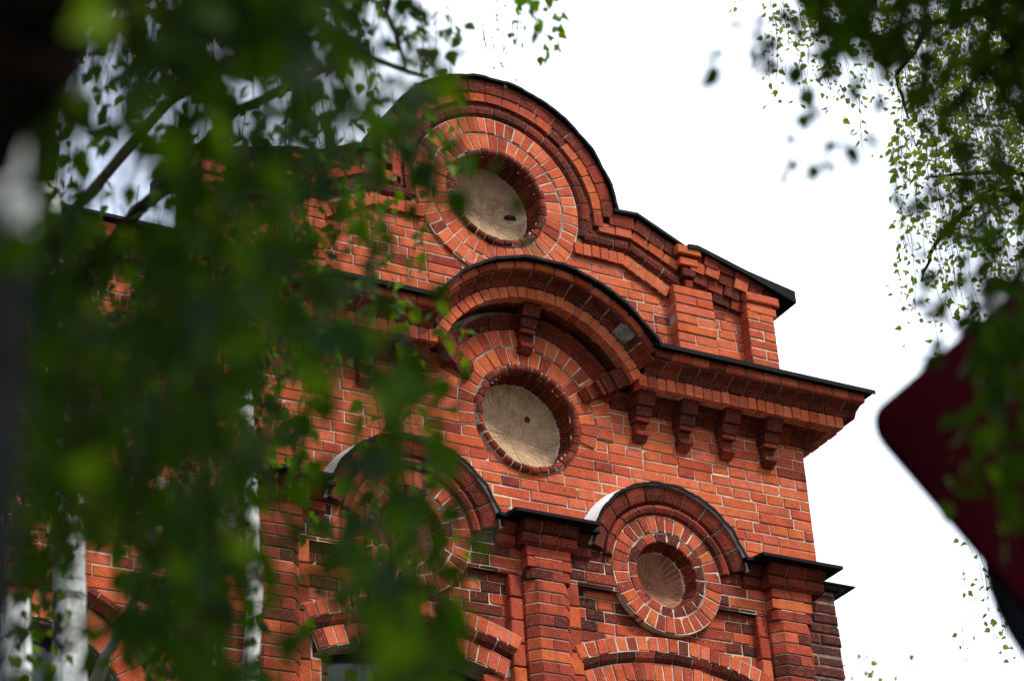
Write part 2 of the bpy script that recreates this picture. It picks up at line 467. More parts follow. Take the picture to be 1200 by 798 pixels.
# ------------------------------------------------------------------ ground
mb = MB()
mb.add([(-900, -900, 0), (900, -900, 0), (900, 900, 0), (-900, 900, 0)], [(0, 1, 2, 3)])
tag(mb.build('ground', [plain('grassy_ground', (.03, .045, .016), .95, .6, 1.5, col2=(.05, .04, .028))]), kind='structure')

# ------------------------------------------------------------------ the brick building
B = tag(empty('brick_building', (0, 0, 0)), 'old red brick building with curved gable, round niches and arched cornice', 'building')
HC = -.11                      # centre height of the main hood and its round niche
AC = 1.745                     # centre height of the gable's round niche
AY = .22                       # set-back of the gable wall

def bullnose(r_out, r_in, y, depth, k=6):
    pr = []
    c = (r_out+r_in)/2; h = (r_out-r_in)/2
    for i in range(k+1):
        a = pi*i/k
        pr.append((c+h*cos(a), y-sin(a)*depth))
    pr += [(r_in, y+.05), (r_out, y+.05)]
    return pr
def dish_build(name, cx, cz, r, y0, depth, mt, parent, w=.056, gap=.0032, rag=.05, missing=(), holes=()):
    """hollow back laid of radial wedges under worn plaster"""
    d = MB(); n = round(2*pi*r/w); ds = 2*pi/n
    for i in range(n):
        k = 1+RND.uniform(-rag, rag*.6)
        if i in missing: k *= RND.uniform(.62, .8)
        jy = RND.uniform(-.0022, .0022)
        pr = [(r*k, y0+depth*(1-k*k)+jy if k < 1 else y0+jy)]
        for q in (.88, .7, .5, .3, .13, .03): 
            if q < k: pr.append((r*q, y0+depth*(1-q*q)+jy))
        pr += [(r*.03, y0+depth+.03), (r*k, y0+depth+.03)]
        g = gap*RND.uniform(.6, 1.3)/r
        sweep(d, pr, ds*i+g/2, ds*(i+1)-g/2, 1, arcmap(cx, cz), 0, e=.001/r, sh=1)
    vs = [(cx, y0+depth+.004, cz)]; fs = []
    ks = (.2, .45, .7, .9, 1.12)
    for q in ks:
        for j in range(48): vs.append((cx+r*q*cos(j*pi/24), y0+depth*(1-q*q)+.004, cz+r*q*sin(j*pi/24)))
    for j in range(48): fs.append([0, 1+j, 1+(j+1) % 48])
    for i in range(len(ks)-1):
        for j in range(48): fs.append([1+i*48+j, 1+i*48+(j+1) % 48, 1+(i+1)*48+(j+1) % 48, 1+(i+1)*48+j])
    d.add(vs, fs, 1)
    for hx_, hz_, hw_, hh_ in holes:                         # knocked-out spots
        pl = [(cx+hx_+hw_*cos(q*pi/5)*RND.uniform(.7, 1.2), cz+hz_+hh_*sin(q*pi/5)*RND.uniform(.7, 1.2)) for q in range(10)]
        kk = (hx_**2+hz_**2)/r**2
        yy = y0+depth*(1-kk)-.007
        d.add([(a_, yy, b_) for a_, b_ in pl]+[(a_, yy+.03, b_) for a_, b_ in pl], [list(range(10))]+[[i, (i+1) % 10, 10+(i+1) % 10, 10+i] for i in range(10)], 2)
    return d.build(name, [mt, PJOINT, SOOT], parent, off=BO)
def roundel(cx, cz, r, y, plaster, rd, depth, mats, nb_w=.066, lin=(.05, .2), rl=.8, missing=(), holes=()):
    """round niche: bull-nosed ring, brick lining and a hollow plastered back"""
    root = MB()
    pr = bullnose(r, r*.86, y, .032)
    sweep_row(root, pr, 0, 2*pi, nb_w, arcmap(cx, cz), mats, 1, nseg=2, scale=r*.93, jit=.006, co=(.004, .008))
    o = root.build('round_niche', [DEEP, DMORTAR, DARK, ORANGE], B, off=BO)
    ln = MB()
    ra, rb = r*.875, r*rl
    pl = [(ra, y+.02), (rb, y+lin[1]), (rb+.05, y+lin[1]), (ra+.05, y+.02)]
    sweep_row(ln, pl, 0, 2*pi, nb_w, arcmap(cx, cz), [0, 0, 2], 1, nseg=2, scale=r*.85, gap=.006, jit=.003, co=(.010, 0))
    ln.build('niche_lining', [DARK, MORTAR, DEEP], o, off=BO)
    dish_build('plaster_hollow', cx, cz, rd, y+depth[0], depth[1], plaster, o, missing=missing, holes=holes)
    return o

# --- upper wall
mb = MB()
def keep_up(x, z):
    if math.hypot(abs(x)-.94, z+1.10) < .55: return False
    d = math.hypot(x, z-HC)
    return True
brickwork(mb, -2.25, 2.25, -1.0, .22, 0, keep_up, lambda z: [(0, HC, .650 if z > HC else .395)], mats=(0,)*9+(3,)*5+(2,), back=False)
sheet(mb, -2.25, 2.25, -1.0, .87, .007, lambda a, b: math.hypot(a, b-HC) > .35 and math.hypot(abs(a)-.94, b+1.10) > .45 and (b < .43 or math.hypot(a, b-HC) < .95), 1)
box(mb, 2.2, 2.243, .008, 9, -1.0, .4, 1)
mb.build('upper_wall', [ORANGE, MORTAR, RED, SALMON], B, off=BO)
# rings of headers round the niche inside the hood
mb = MB()
ring_bricks(mb, 0, HC, .402, .53, -.006, radians(-14), radians(194), .068, mats=[0, 0, 0, 2])
ring_bricks(mb, 0, HC, .534, .662, -.012, radians(-4), radians(184), .078, mats=[0, 0, 0, 2])
mb.build('header_rings', [ORANGE, MORTAR, RED], B, off=BO)
roundel(0, HC, .40, -.002, PLASTER, .335, (.15, .10), [0, 0, 2, 2], lin=(.05, .22), rl=.81, holes=((.13, .13, .02, .022),))

# --- main cornice with the arched hood
# levels: (arc radius, straight height)
LV = dict(cove=[(.662, .105), (.74, .195)], sold=[(.80, .20), (.878, .285)], dark=[(.878, .285), (.952, .372)], orange=[(.954, .372), (1.0, .432)])
def th0(r, z): return asin(min(.999, (z-HC)/r))
CX1 = 2.25
hood = MB(); corns = {1: MB(), -1: MB()}
def both(prof_fn, key, w, mats, aw=None, nseg=2, co=(0, .011)):
    (r0, z0), (r1, z1) = LV[key]
    t = th0((r0+r1)/2, (z0+z1)/2)
    pa = prof_fn(r0, r1)
    sweep_row(hood, pa, t, pi-t, aw or w, arcmap(0, HC), mats, 1, nseg=nseg, scale=(r0+r1)/2, co=co)
    xs = (r0+r1)/2*cos(t)
    ps = prof_fn(z0, z1)
    ext = -min(q[1] for q in ps)
    for sg in (1, -1):
        corn = corns[sg]
        mp, l = linemap((sg*xs, 0), (sg*(CX1+ext-.01), 0))
        sweep_row(corn, ps, 0, l, w, mp, mats, 1, co=co)
        # return along the side wall
        mpy = lambda s, a, y, sg=sg: (sg*(CX1-y), s, a)
        sweep_row(corn, ps, -ext+.09, 1.2, w*1.5, mpy, mats, 1, core=False)
# cove row that carries the soffit
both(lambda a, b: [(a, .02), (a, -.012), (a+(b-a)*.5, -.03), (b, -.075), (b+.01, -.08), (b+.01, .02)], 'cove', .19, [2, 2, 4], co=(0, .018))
# soffit + soldier face
both(lambda a, b: [(a, -.14), (a, -.222), (b, -.225), (b, -.14)], 'sold', .0745, [0, 0, 3], nseg=1)
both(lambda a, b: [(a+.004, .01), (a+.004, -.142), (b, -.142), (b, .01)], 'sold', .135, [2, 2, 2, 4], nseg=1, co=(.012, 0))
# dark rolled bricks
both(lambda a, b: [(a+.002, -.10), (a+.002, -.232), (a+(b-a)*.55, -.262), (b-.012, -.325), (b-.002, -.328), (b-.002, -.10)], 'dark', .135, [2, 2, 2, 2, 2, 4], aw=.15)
both(lambda a, b: [(a+.001, -.15), (a+.001, -.338), (a+.01, -.35), (b, -.352), (b, -.15)], 'orange', .145, [0, 3, 5], aw=.15)
# a cement patch where one dark brick is gone
sweep(hood, [(.877, -.15), (.877, -.243), (.945, -.325), (.95, -.15)], radians(41.5), radians(49.5), 2, arcmap(0, HC), 6)
CM = [SALMON, DMORTAR, DARK, ORANGE, DEEP, RED, CEMENT]
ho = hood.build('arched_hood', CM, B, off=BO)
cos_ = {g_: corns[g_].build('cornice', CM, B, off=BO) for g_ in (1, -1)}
# soffit blackening boards behind: nothing; sheet-metal covers
fl = MB()
t = th0(1.01, .44)
sweep(fl, [(1.003, -.385), (1.006, -.398), (1.016, -.398), (1.024, .25), (1.003, .25)], t-.01, pi-t+.01, 40, arcmap(0, HC), 0, e=.001, sh=1)
fl.build('metal_cover', [TAR], ho, off=BO)
fd = MB()
sweep(fd, [(.998, -.401), (.998, -.406), (1.018, -.406), (1.018, -.4015)], t-.02, pi-t+.02, 70, wavymap(0, HC), 0, e=.001, sh=1)
fd.build('drip_edge', [TAR], ho, off=BO)
xs = 1.01*cos(t)
for sg in (1, -1):
    f = MB()
    v = [(sg*(xs-.03), -.392, .437), (sg*(CX1+.39), -.392, .437), (sg*(CX1+.39), .25, .437), (sg*(xs-.03), .25, .437),
         (sg*(xs-.03), -.392, .452), (sg*(CX1+.39), -.392, .452), (sg*(CX1+.1), .25, .52), (sg*(xs-.03), .25, .52)]
    f.add(v, [(0,1,2,3), (4,7,6,5), (0,4,5,1), (1,5,6,2), (2,6,7,3), (3,7,4,0)])
    v = [(sg*(CX1+.39), -.392, .437), (sg*(CX1+.39), 2.0, .437), (sg*CX1, 2.0, .437), (sg*CX1, .25, .437),
         (sg*(CX1+.39), -.392, .452), (sg*(CX1+.39), 2.0, .452), (sg*(CX1+.1), 2.0, .52), (sg*(CX1+.1), .25, .52)]
    f.add(v, [(0,1,2,3), (4,7,6,5), (0,4,5,1), (1,5,6,2), (2,6,7,3), (3,7,4,0)])
    box(f, min(sg*xs, sg*(CX1+.397)), max(sg*xs, sg*(CX1+.397)), -.400, -.394, .425, .456)
    f.build('metal_cover', [TAR], cos_[sg], off=BO)
# brackets: nose, neck, slab, head
def bracket(mp, parent, s=1.0):
    b = MB()
    def blk(a0, a1, w, y0, y1, mt, slope=0):
        v = []
        for a, yy in ((a0, y0), (a1, y1)):
            for u in (-w/2, w/2):
                v += [mp(u, a, .01), mp(u, a, yy)]
        b.add(v, [(0,1,3,2), (4,6,7,5), (0,4,5,1), (2,3,7,6), (0,2,6,4), (1,5,7,3)], mt)
    blk(0, .03, .09, -.025, -.065, RND.choice((0, 1)))
    blk(.033, .062, .10, -.07, -.072, RND.choice((0, 0, 1)))
    blk(.067, .125, .09, -.03, -.05, RND.choice((0, 1)))
    blk(.129, .158, .11, -.085, -.09, RND.choice((1, 1, 2)))
    blk(.163, .225, .12, -.10, -.12, RND.choice((0, 0, 1)))
    blk(.23, .32*s, .13, -.14, -.18, 0)
    return b.build('bracket', [DARK, DEEP, RED], parent, off=BO)
for sg in (1, -1):
    for x in (.86, 1.21, 1.56, 1.91):
        bracket(lambda u, a, y, x=x, sg=sg: (sg*x+u, y, -.118+a), cos_[sg])
for an in (90, 30, 150):
    an = radians(an)
    bracket(lambda u, a, y, an=an: (cos(an)*(.485+a)-sin(an)*u, y, HC+sin(an)*(.485+a)+cos(an)*u), ho)

# --- gable wall
def soldier_top(x):
    x = abs(x)
    return 1.52 if x < 1.02 else 1.52-(x-1.02)*.54
def roofline(x):
    x = abs(x)
    if x < .951: return AC+sqrt(.955**2-x*x) if x < .955 else AC
    if x < 1.12: return 1.835
    if x < 1.52: return 1.83-(x-1.12)*.47
    return max(1.67-(x-1.52)*.225, 1.4)
mb = MB()
def keep_at(x, z):
    if math.hypot(x, z-AC) < .61: return False
    if abs(x) < .95 and math.hypot(x, z-HC) < .95: return False
    return z < soldier_top(x)-.02 if abs(x) < 1.36 else z < roofline(x)-.06
brickwork(mb, -2.2, 2.2, .45, 1.68, AY, keep_at, [(0, AC, .64)], mats=(0, 0, 0, 0, 3, 3, 2), back=False)
sheet(mb, -2.2, 2.2, .4, 2.7, AY+.007, lambda a, b: b < roofline(a)-.01 and math.hypot(a, b-AC) > .35, 1)
# back of the gable and its cheek
vs = [(-2.2, .6, .3), (2.2, .6, .3)]+[(2.2-4.4*i/60, .6, roofline(2.2-4.4*i/60)-.01) for i in range(61)]
mb.add(vs, [list(range(len(vs)))], 1)
box(mb, 2.16, 2.195, AY+.008, .6, .3, 1.5, 1)
box(mb, -2.195, -2.16, AY+.008, .6, .3, 1.5, 1)
mb.build('gable_wall', [ORANGE, MORTAR, RED, SALMON], B, off=BO)
mb = MB()
ring_bricks(mb, 0, AC, .40, .53, AY-.014, 0, 2*pi, .066, mats=[0, 0, 0, 0, 0, 2])
ring_bricks(mb, 0, AC, .534, .66, AY-.02, 0, 2*pi, .068, mats=[0, 0, 0, 0, 0, 2])
mb.build('header_rings', [SALMON, MORTAR, RED], B, off=BO)
roundel(0, AC, .40, AY-.01, PLASTERB, .335, (.16, .10), [0, 2, 2, 0], nb_w=.07, lin=(.05, .24), rl=.81, missing=(0, 37, 29, 30), holes=((.245, .01, .06, .022), (.08, -.19, .05, .014), (-.27, .06, .022, .05)))
# mouldings of the gable: arc, shoulder, slope
gm = MB()
def gable_row(a, b, prof, w, mats):
    """a..b distances below the roof edge (0 = roof)"""
    r0, r1 = .955-b, .955-a
    pr = prof(r0, r1)
    z1, z0 = 1.83-a, 1.83-b
    zm = (z0+z1)/2; rm = (r0+r1)/2
    t = asin(max(-.6, min(.9, (zm-AC)/rm)))
    sweep_row(gm, pr, t, pi-t, w, arcmap(0, AC), mats, 1, nseg=2, scale=rm)
    xa = rm*cos(t)
    dlt = (1.83-zm)*.235
    xb = 1.12-dlt
    ps = prof(z0-zm, z1-zm)
    sl = atan2(.47, 1)
    for sg in (1, -1):
        mp, l = linemap((sg*xa, zm), (sg*xb, zm))
        sweep_row(gm, ps, 0, l, w, mp, mats, 1)
        xe = 1.47
        mp, l = linemap((sg*xb, zm), (sg*xe, zm-(xe-xb)*.47))
        sweep_row(gm, ps, 0, l, w, mp, mats, 1)
gable_row(.015, .108, lambda a, b: [(a, AY), (a, .155), (b, .148), (b, AY)], .145, [2, 2, 2, 2, 4])
gable_row(.112, .178, lambda a, b: [(a, AY), (a, .170), (b, .162), (b, AY)], .14, [0, 3, 0, 3, 5])
gable_row(.182, .21, lambda a, b: [(a, AY), (a, .195), (b, .192), (b, AY)], .15, [2])
gable_row(.212, .292, lambda a, b: [(a, AY), (a, AY-.01), (a+(b-a)*.3, AY-.036), (a+(b-a)*.7, AY-.043), (b, AY-.038), (b, AY)], .14, [2, 2, 4])
# soldier band under the shoulders
for sg in (1, -1):
    mp, l = linemap((sg*.60, 1.475), (sg*1.02, 1.475))
    sweep_row(gm, [(-.045, AY+.02), (-.045, AY-.036), (.045, AY-.038), (.045, AY+.02)], 0, l, .07, mp, [0, 3], 1)
    mp, l = linemap((sg*1.0, 1.475), (sg*1.37, 1.475-.37*.54))
    sweep_row(gm, [(-.045, AY+.02), (-.045, AY-.036), (.045, AY-.038), (.045, AY+.02)], 0.01, l, .07, mp, [0, 3], 1)
go = gm.build('gable_moulding', CM, B, off=BO)
f = MB()
sweep(f, [(.951, .125), (.951, .118), (.970, .118), (.980, .62), (.955, .62)], radians(5), radians(175), 80, wavymap(0, AC), 0, e=.001, sh=1)
pts = [(.93, 1.825), (1.12, 1.838), (1.53, 1.648)]
for sg in (1, -1):
    for a, b in zip(pts[:-1], pts[1:]):
        mp, l = linemap((sg*a[0], a[1]), (sg*b[0], b[1]))
        sweep(f, [(-.007, .125), (-.007, .118), (.016, .118), (.025, .62), (0, .62)], -.004, l+.004, 1, mp, 0, e=.001, sh=1)
f.build('metal_cover', [TAR], go, off=BO)
# corner blocks of the gable: two piers each, corbelled head and sloping metal roof
def pier(x0, x1, z0, z1, y, yb, nm, par, mats=(0, 0, 3)):
    b = MB()
    k0 = math.floor(z0/P); k1 = math.ceil(z1/P)
    for k in range(k0, k1):
        zb, zt = k*P+J/2, (k+1)*P-J/2
        cuts = [x0, x1] if (k % 2 == 0) else [x0, x0+(x1-x0)*RND.choice((.45, .55)), x1]
        for a, c in zip(cuts[:-1], cuts[1:]):
            m_ = RND.choice(mats)
            jx = RND.uniform(-.004, .004); jy = RND.uniform(-.004, .004)
            prism(b, [(a+J/2+jx, zb), (c-J/2+jx, zb), (c-J/2+jx, zt), (a+J/2+jx, zt)], y+jy, yb-y, mat=m_, c=.006)
    box(b, x0+.008, x1-.008, y+.008, yb+.1, z0, z1, 1)
    return b.build(nm, [ORANGE, MORTAR, DARK, SALMON, RED], par, off=BO)
for sg in (1, -1):
    def sx(a, b): return (a, b) if sg > 0 else (-b, -a)
    x0, x1 = sx(1.375, 1.715); pier(x0, x1, .45, 1.29, .13, AY, 'gable_pier', B)
    x0, x1 = sx(2.0, 2.24); pier(x0, x1, .45, 1.25, .12, AY, 'gable_pier', B)
    hd = MB()
    # corbelled courses follow the sloping roof
    for q, (a, b, y, w, ms) in enumerate([(.012, .085, .115, .14, [4, 2, 4]), (.088, .165, .128, .13, [2, 0, 3, 2]), (.168, .245, .145, .15, [4, 2, 2]), (.248, .325, .175, .16, [2, 2, 4])]):
        zz = 1.655-(a+b)/2
        mp, l = linemap((sg*(1.53+.02*q), zz), (sg*(2.32-.035*q), zz-.2*(.79-.055*q)))
        h = (b-a)/2
        sweep_row(hd, [(-h, AY+.05), (-h, y+.01), (h, y), (h, AY+.05)], 0, l, w, mp, ms, 1, jit=.014, co=(0, .03))
    # projecting heads of the two piers
    for (xa, xb, zt, nn) in ((1.46, 1.60, 1.655, 4), (2.03, 2.25, 1.385, 2)):
        for q in range(nn):
            z1_ = zt-q*(P+.004); xx = sx(xa-.035+.028*q, xb+.03-.02*q)
            prism(hd, [(xx[0], z1_-P+J), (xx[1], z1_-P+J), (xx[1], z1_), (xx[0], z1_)], .095+.02*q, .12, mat=(3, 0, 2, 4)[q], c=.007, chip=1)
    hd.build('corbelled_head', CM, B, off=BO)
    f = MB()
    v = []
    for x, z in ((1.515, 1.665), (1.60, 1.672), (2.02, 1.555), (2.43, 1.475)):
        for y in (.08, .62):
            v += [(sg*x, y, z), (sg*x, y, z-(.035 if x < 2.4 else .10))]
    fs = []
    for i in range(3):
        o = i*4
        fs += [[o, o+2, o+6, o+4], [o+1, o+5, o+7, o+3], [o, o+4, o+5, o+1], [o+2, o+3, o+7, o+6]]
    fs += [[0, 1, 3, 2], [12, 14, 15, 13]]
    f.add(v, fs)
    f.build('metal_cover', [TAR], B, off=BO)

# --- lower storey: panels, small hoods, pilasters, window arches
LY = -.07                       # fascia plane
SX, SZ = .94, -1.10             # small niche centre
WR = 1.66; WZ = -3.50           # window arch radius and centre
def in_open(x, z, r=WR, hw=.62):
    for s in (SX, -SX):
        if abs(x-s) < hw and z < WZ+sqrt(max(0, r*r-(x-s)**2)): return True
    return False
low = MB()
def keep_low(x, z):
    for s in (SX, -SX):
        if math.hypot(x-s, z-SZ) < .36: return False
        if math.hypot(x-s, z-WZ) < 1.90 and abs(x-s) < .80 and z > -2.6 and math.hypot(x-s, z-WZ) > 1.64: return False
    if in_open(x, z): return False
    return True
circ = [(SX, SZ, .40), (-SX, SZ, .40)]
def sooty(x, z, m_):
    a = abs(x)
    return 4 if (.2 < a < .46 and RND.random() < .6) or (1.5 < a < 1.7 and RND.random() < .3) else m_
# recessed panel field
brickwork(low, -2.2, 2.2, -2.75, -1.27, -.012, keep_low, circ, mats=(0, 2, 2, 2, 5), back=False, matfn=sooty)
sheet(low, -2.2, 2.2, -2.75, -.9, -.004, lambda a, b: not in_open(a, b, WR+.06, .66) and math.hypot(abs(a)-SX, b-SZ) > .25, 1)
# fascia and side strips of the panel frame
def keep_f(x, z):
    return keep_low(x, z) and math.hypot(abs(x)-SX, z-SZ) > .38
brickwork(low, -2.06, 2.06, -1.275, -1.0, LY, keep_f, circ, mats=(0, 2, 2, 2, 5), depth=.06, step=.02, matfn=sooty)
for s in (1, -1):
    for (a, b) in ((.158, .255), (1.635, 1.722)):
        xa, xb = (a, b) if s > 0 else (-b, -a)
        for k in range(0, 7):
            zt = -1.28-k*.155; zb = zt-.148
            if in_open((xa+xb)/2, zt) : continue
            if zb < -2.3: break
            prism(low, [(xa, zb), (xb-.004, zb), (xb-.004, zt), (xa, zt)], LY+.004, .055, mat=RND.choice((0, 2, 2)), c=.006)
# plain brick from here down to the ground
SHB, t_, b_ = mat('brickwork')
tc = N(t_, 'ShaderNodeTexCoord'); mpn = N(t_, 'ShaderNodeMapping'); mpn.inputs['Rotation'].default_value = (radians(90), 0, 0)
t_.links.new(tc.outputs['Object'], mpn.inputs[0])
br = N(t_, 'ShaderNodeTexBrick'); t_.links.new(mpn.outputs[0], br.inputs[0])
br.inputs['Color1'].default_value = (.38, .06, .02, 1); br.inputs['Color2'].default_value = (.24, .035, .016, 1); br.inputs['Mortar'].default_value = (.4, .33, .26, 1)
br.inputs['Scale'].default_value = 1; br.inputs['Brick Width'].default_value = .28; br.inputs['Row Height'].default_value = P; br.inputs['Mortar Size'].default_value = .005
t_.links.new(br.outputs[0], b_.inputs['Base Color']); b_.inputs['Roughness'].default_value = .9
bump(t_, br.outputs[1], -.5, .008, b_)
lo = low.build('lower_wall', [ORANGE, MORTAR, RED, SALMON, SOOT, DARK], B, off=BO)
bs_ = MB()
for (a, b) in ((-2.2, -1.56), (-.32, .32), (1.56, 2.2)): box(bs_, a, b, -.005, .3, -8.963, -2.75, 0)
for s in (1, -1): box(bs_, s*SX-.62, s*SX+.62, -.006, .3, -8.963, -4.4, 0)
box(bs_, 2.18, 2.24, .31, 9, -8.963, -1.0, 0)
box(bs_, -2.24, -2.18, .31, 9, -8.963, -.2, 0)
bs_.build('base_wall', [SHB], B, off=BO)
# window arches
for s in (1, -1):
    wa = MB()
    hw = asin(.735/1.9)
    ring_bricks(wa, s*SX, WZ, 1.85, 1.95, LY, pi/2-hw, pi/2+hw, .0755, mats=[0, 3, 3, 2], depth=.08)
    pr = [(1.79, .05), (1.79, LY+.03), (1.81, LY+.012), (1.845, LY-.004), (1.847, .05)]
    hw2 = asin(.70/1.82)
    sweep_row(wa, pr, pi/2-hw2, pi/2+hw2, .14, arcmap(s*SX, WZ), [5, 6, 5], 1, nseg=1, scale=1.82)
    hw3 = asin(.66/1.72)
    ring_bricks(wa, s*SX, WZ, 1.66, 1.787, LY+.035, pi/2-hw3, pi/2+hw3, .074, mats=[0, 2, 3], depth=.22)
    for e in (1, -1):                                        # jambs
        brickwork(wa, s*SX+(.62 if e > 0 else -.69), s*SX+(.69 if e > 0 else -.62), -4.4, -2.02, LY+.03, mats=(0, 2), depth=.2, step=.05)
    wo = wa.build('window_arch', [ORANGE, MORTAR, RED, SALMON, SOOT, DARK, RED], B, off=BO)
    w = MB()
    for x in (-.61, -.02, .57): box(w, s*SX+x, s*SX+x+.05, .13, .2, -4.4, -1.86, 0)
    for z in (-4.4, -3.4, -2.35): box(w, s*SX-.6, s*SX+.6, .135, .195, z, z+.05, 0)
    wn = w.build('window', [FRAME], B, off=BO)
    w = MB(); box(w, s*SX-.62, s*SX+.62, .16, .17, -4.4, -1.8, 0)
    w.build('pane', [GLASS], wn, off=BO)
# small niches and hoods
for s in (1, -1):
    cx = s*SX
    root = MB()
    ring_bricks(root, cx, SZ, .302, .42, LY-.012, 0, 2*pi, .058, mats=[0, 0, 2, 2], depth=.06)
    ring_bricks(root, cx, SZ, .232, .300, LY-.004, 0, 2*pi, .085, mats=[4, 4, 2], depth=.06)
    o = root.build('round_niche', [ORANGE, MORTAR, RED, SALMON, DARK], B, off=BO)
    ln = MB()
    sweep_row(ln, [(.232, LY+.0), (.19, LY+.15), (.24, LY+.15), (.26, LY)], 0, 2*pi, .06, arcmap(cx, SZ), [2, 2, 0], 1, nseg=2, scale=.22, gap=.006, jit=.003, co=(.010, 0))
    ln.build('niche_lining', [DARK, MORTAR, DEEP], o, off=BO)
    dish_build('plaster_hollow', cx, SZ, .205, LY+.10, .12, PLASTERS, o, w=.045, gap=.006)
    hd = MB(); t = radians(9)
    sweep_row(hd, [(.422, LY+.03), (.422, LY-.01), (.435, LY-.035), (.46, LY-.048), (.485, LY-.035), (.495, LY+.03)], radians(7), radians(173), .15, arcmap(cx, SZ), [2, 4, 4], 1, nseg=3, scale=.46)
    sweep_row(hd, [(.497, .0), (.497, LY-.025), (.51, LY-.045), (.545, LY-.06), (.60, LY-.075), (.607, LY-.06), (.607, .0)], t, pi-t, .15, arcmap(cx, SZ), [2, 4, 4], 1, nseg=3, scale=.55)
    h = hd.build('small_hood', CM, B, off=BO)
    f = MB()
    sweep(f, [(.610, LY-.085), (.622, LY-.088), (.656, .0), (.612, .0)], t, pi-t, 32, arcmap(cx, SZ), 0, e=.001, sh=1)
    f.build('metal_cover', [ZINC], h, off=BO)
    f = MB()
    sweep(f, [(.606, LY-.090), (.606, LY-.095), (.627, LY-.095), (.627, LY-.0895)], t, pi-t, 60, wavymap(cx, SZ), 0, e=.001, sh=1)
    f.build('drip_edge', [TAR], h, off=BO)
# string course between the hoods, breaking forward over each pilaster
HE = .60
def course(st, xa, xb, y):
    mp, l = linemap((xa, 0), (xb, 0))
    sweep_row(st, [(-1.015, .0), (-1.015, y+.04), (-.99, y+.02), (-.955, y), (-.945, y), (-.945, .0)], 0, l, .14, mp, [2, 4, 2], 1)
    sweep_row(st, [(-1.10, .0), (-1.10, y+.075), (-1.08, y+.05), (-1.05, y+.04), (-1.02, y+.05), (-1.02, .0)], 0, l, .15, mp, [4, 4, 2], 1)
def lroof(rf, xa, xb, y, z=-.925, mt=0):
    v = [(xa, y, z), (xb, y, z), (xb, .004, z+.035), (xa, .004, z+.035), (xa, y, z-.022), (xb, y, z-.022), (xb, .004, z-.02), (xa, .004, z-.02)]
    rf.add(v, [(0,1,2,3), (4,7,6,5), (0,4,5,1), (1,5,6,2), (2,6,7,3), (3,7,4,0)], mt)
for x in (0, 1.88, -1.88):
    st = MB(); rf = MB()
    if x == 0: segs = [(-(SX-HE+.01), -.206), (.206, SX-HE+.01)]
    elif x > 0: segs = [(SX+HE-.01, x-.206)]
    else: segs = [(x+.206, -(SX+HE-.01))]
    for a, b in segs: course(st, a, b, -.145); lroof(rf, a-.02, b+.02, -.20, -.927)
    course(st, x-.205, x+.205 if x < 1 else 2.14, -.225); lroof(rf, x-.31, x+.31 if x < 1 else 2.225, -.30, -.925)
    so_ = st.build('string_course', CM, B, off=BO)
    rf.build('metal_cover', [TAR], so_, off=BO)
# pilasters: square cap, chamfered shaft
for x in (0, 1.88, -1.88):
    b = MB(); hw = .163; yf = -.15
    for k in range(-36, -13):
        zb, zt = k*P+J/2, (k+1)*P-J/2
        zt = min(zt, -1.10)
        if zt-zb < .02: continue
        sq = k >= -16
        cc = 0 if sq else (.03 if k == -17 else .062)
        cuts = [-hw, hw] if k % 2 == 0 else [-hw, RND.choice((-.01, .01)), hw]
        jx = RND.uniform(-.004, .004); jy = RND.uniform(-.003, .003)
        for ci in range(len(cuts)-1):
            a, c = cuts[ci]+x+J*.3, cuts[ci+1]+x-J*.3
            pl = [(a, 0.0), (a, yf+jy), (c, yf+jy), (c, 0.0)]
            if cc:
                q = []
                if ci == 0: q += [(a, 0), (a, yf+cc), (a+cc, yf+jy)]
                else: q += [(a, 0), (a, yf+jy)]
                if ci == len(cuts)-2: q += [(c-cc, yf+jy), (c, yf+cc), (c, 0)]
                else: q += [(c, yf+jy), (c, 0)]
                pl = q
            n = len(pl); e = .005
            lo_ = [(px+jx, py, zb) for px, py in pl]; hi_ = [(px+jx, py, zt) for px, py in pl]
            mx_ = sum(q[0] for q in pl)/n+jx; my_ = -.06
            def shr(v, dz): return [(mx_+(p_[0]-mx_)*.975, my_+(p_[1]-my_)*.95, p_[2]+dz) for p_ in v]
            vs = shr(lo_, -0)+[(p_[0], p_[1], p_[2]+e) for p_ in lo_]+[(p_[0], p_[1], p_[2]-e) for p_ in hi_]+shr(hi_, 0)
            fs = []
            for L_ in range(3): fs += [[L_*n+i, L_*n+(i+1) % n, (L_+1)*n+(i+1) % n, (L_+1)*n+i] for i in range(n)]
            fs += [list(range(n)), list(range(3*n, 4*n))]
            b.add(vs, fs, RND.choice((0, 0, 0, 0, 2, 4)) if k < -15 else 0)
    v = [(x-hw+.008, 0), (x-hw+.008, yf+.062+.004), (x-hw+.066, yf+.008), (x+hw-.066, yf+.008), (x+hw-.008, yf+.066), (x+hw-.008, 0)]
    n = len(v)
    b.add([(p_[0], p_[1], -2.8) for p_ in v]+[(p_[0], p_[1], -1.1) for p_ in v], [[i, (i+1) % n, n+(i+1) % n, n+i] for i in range(n)]+[list(range(n)), list(range(n, 2*n))], 1)
    b.build('pilaster', [RED, MORTAR, ORANGE, RED, DARK], B, off=BO)
    b = MB(); box(b, x-hw, x+hw, yf, 0, -8.963, -2.8, 0); b.build('pilaster_base', [SHB], B, off=BO)
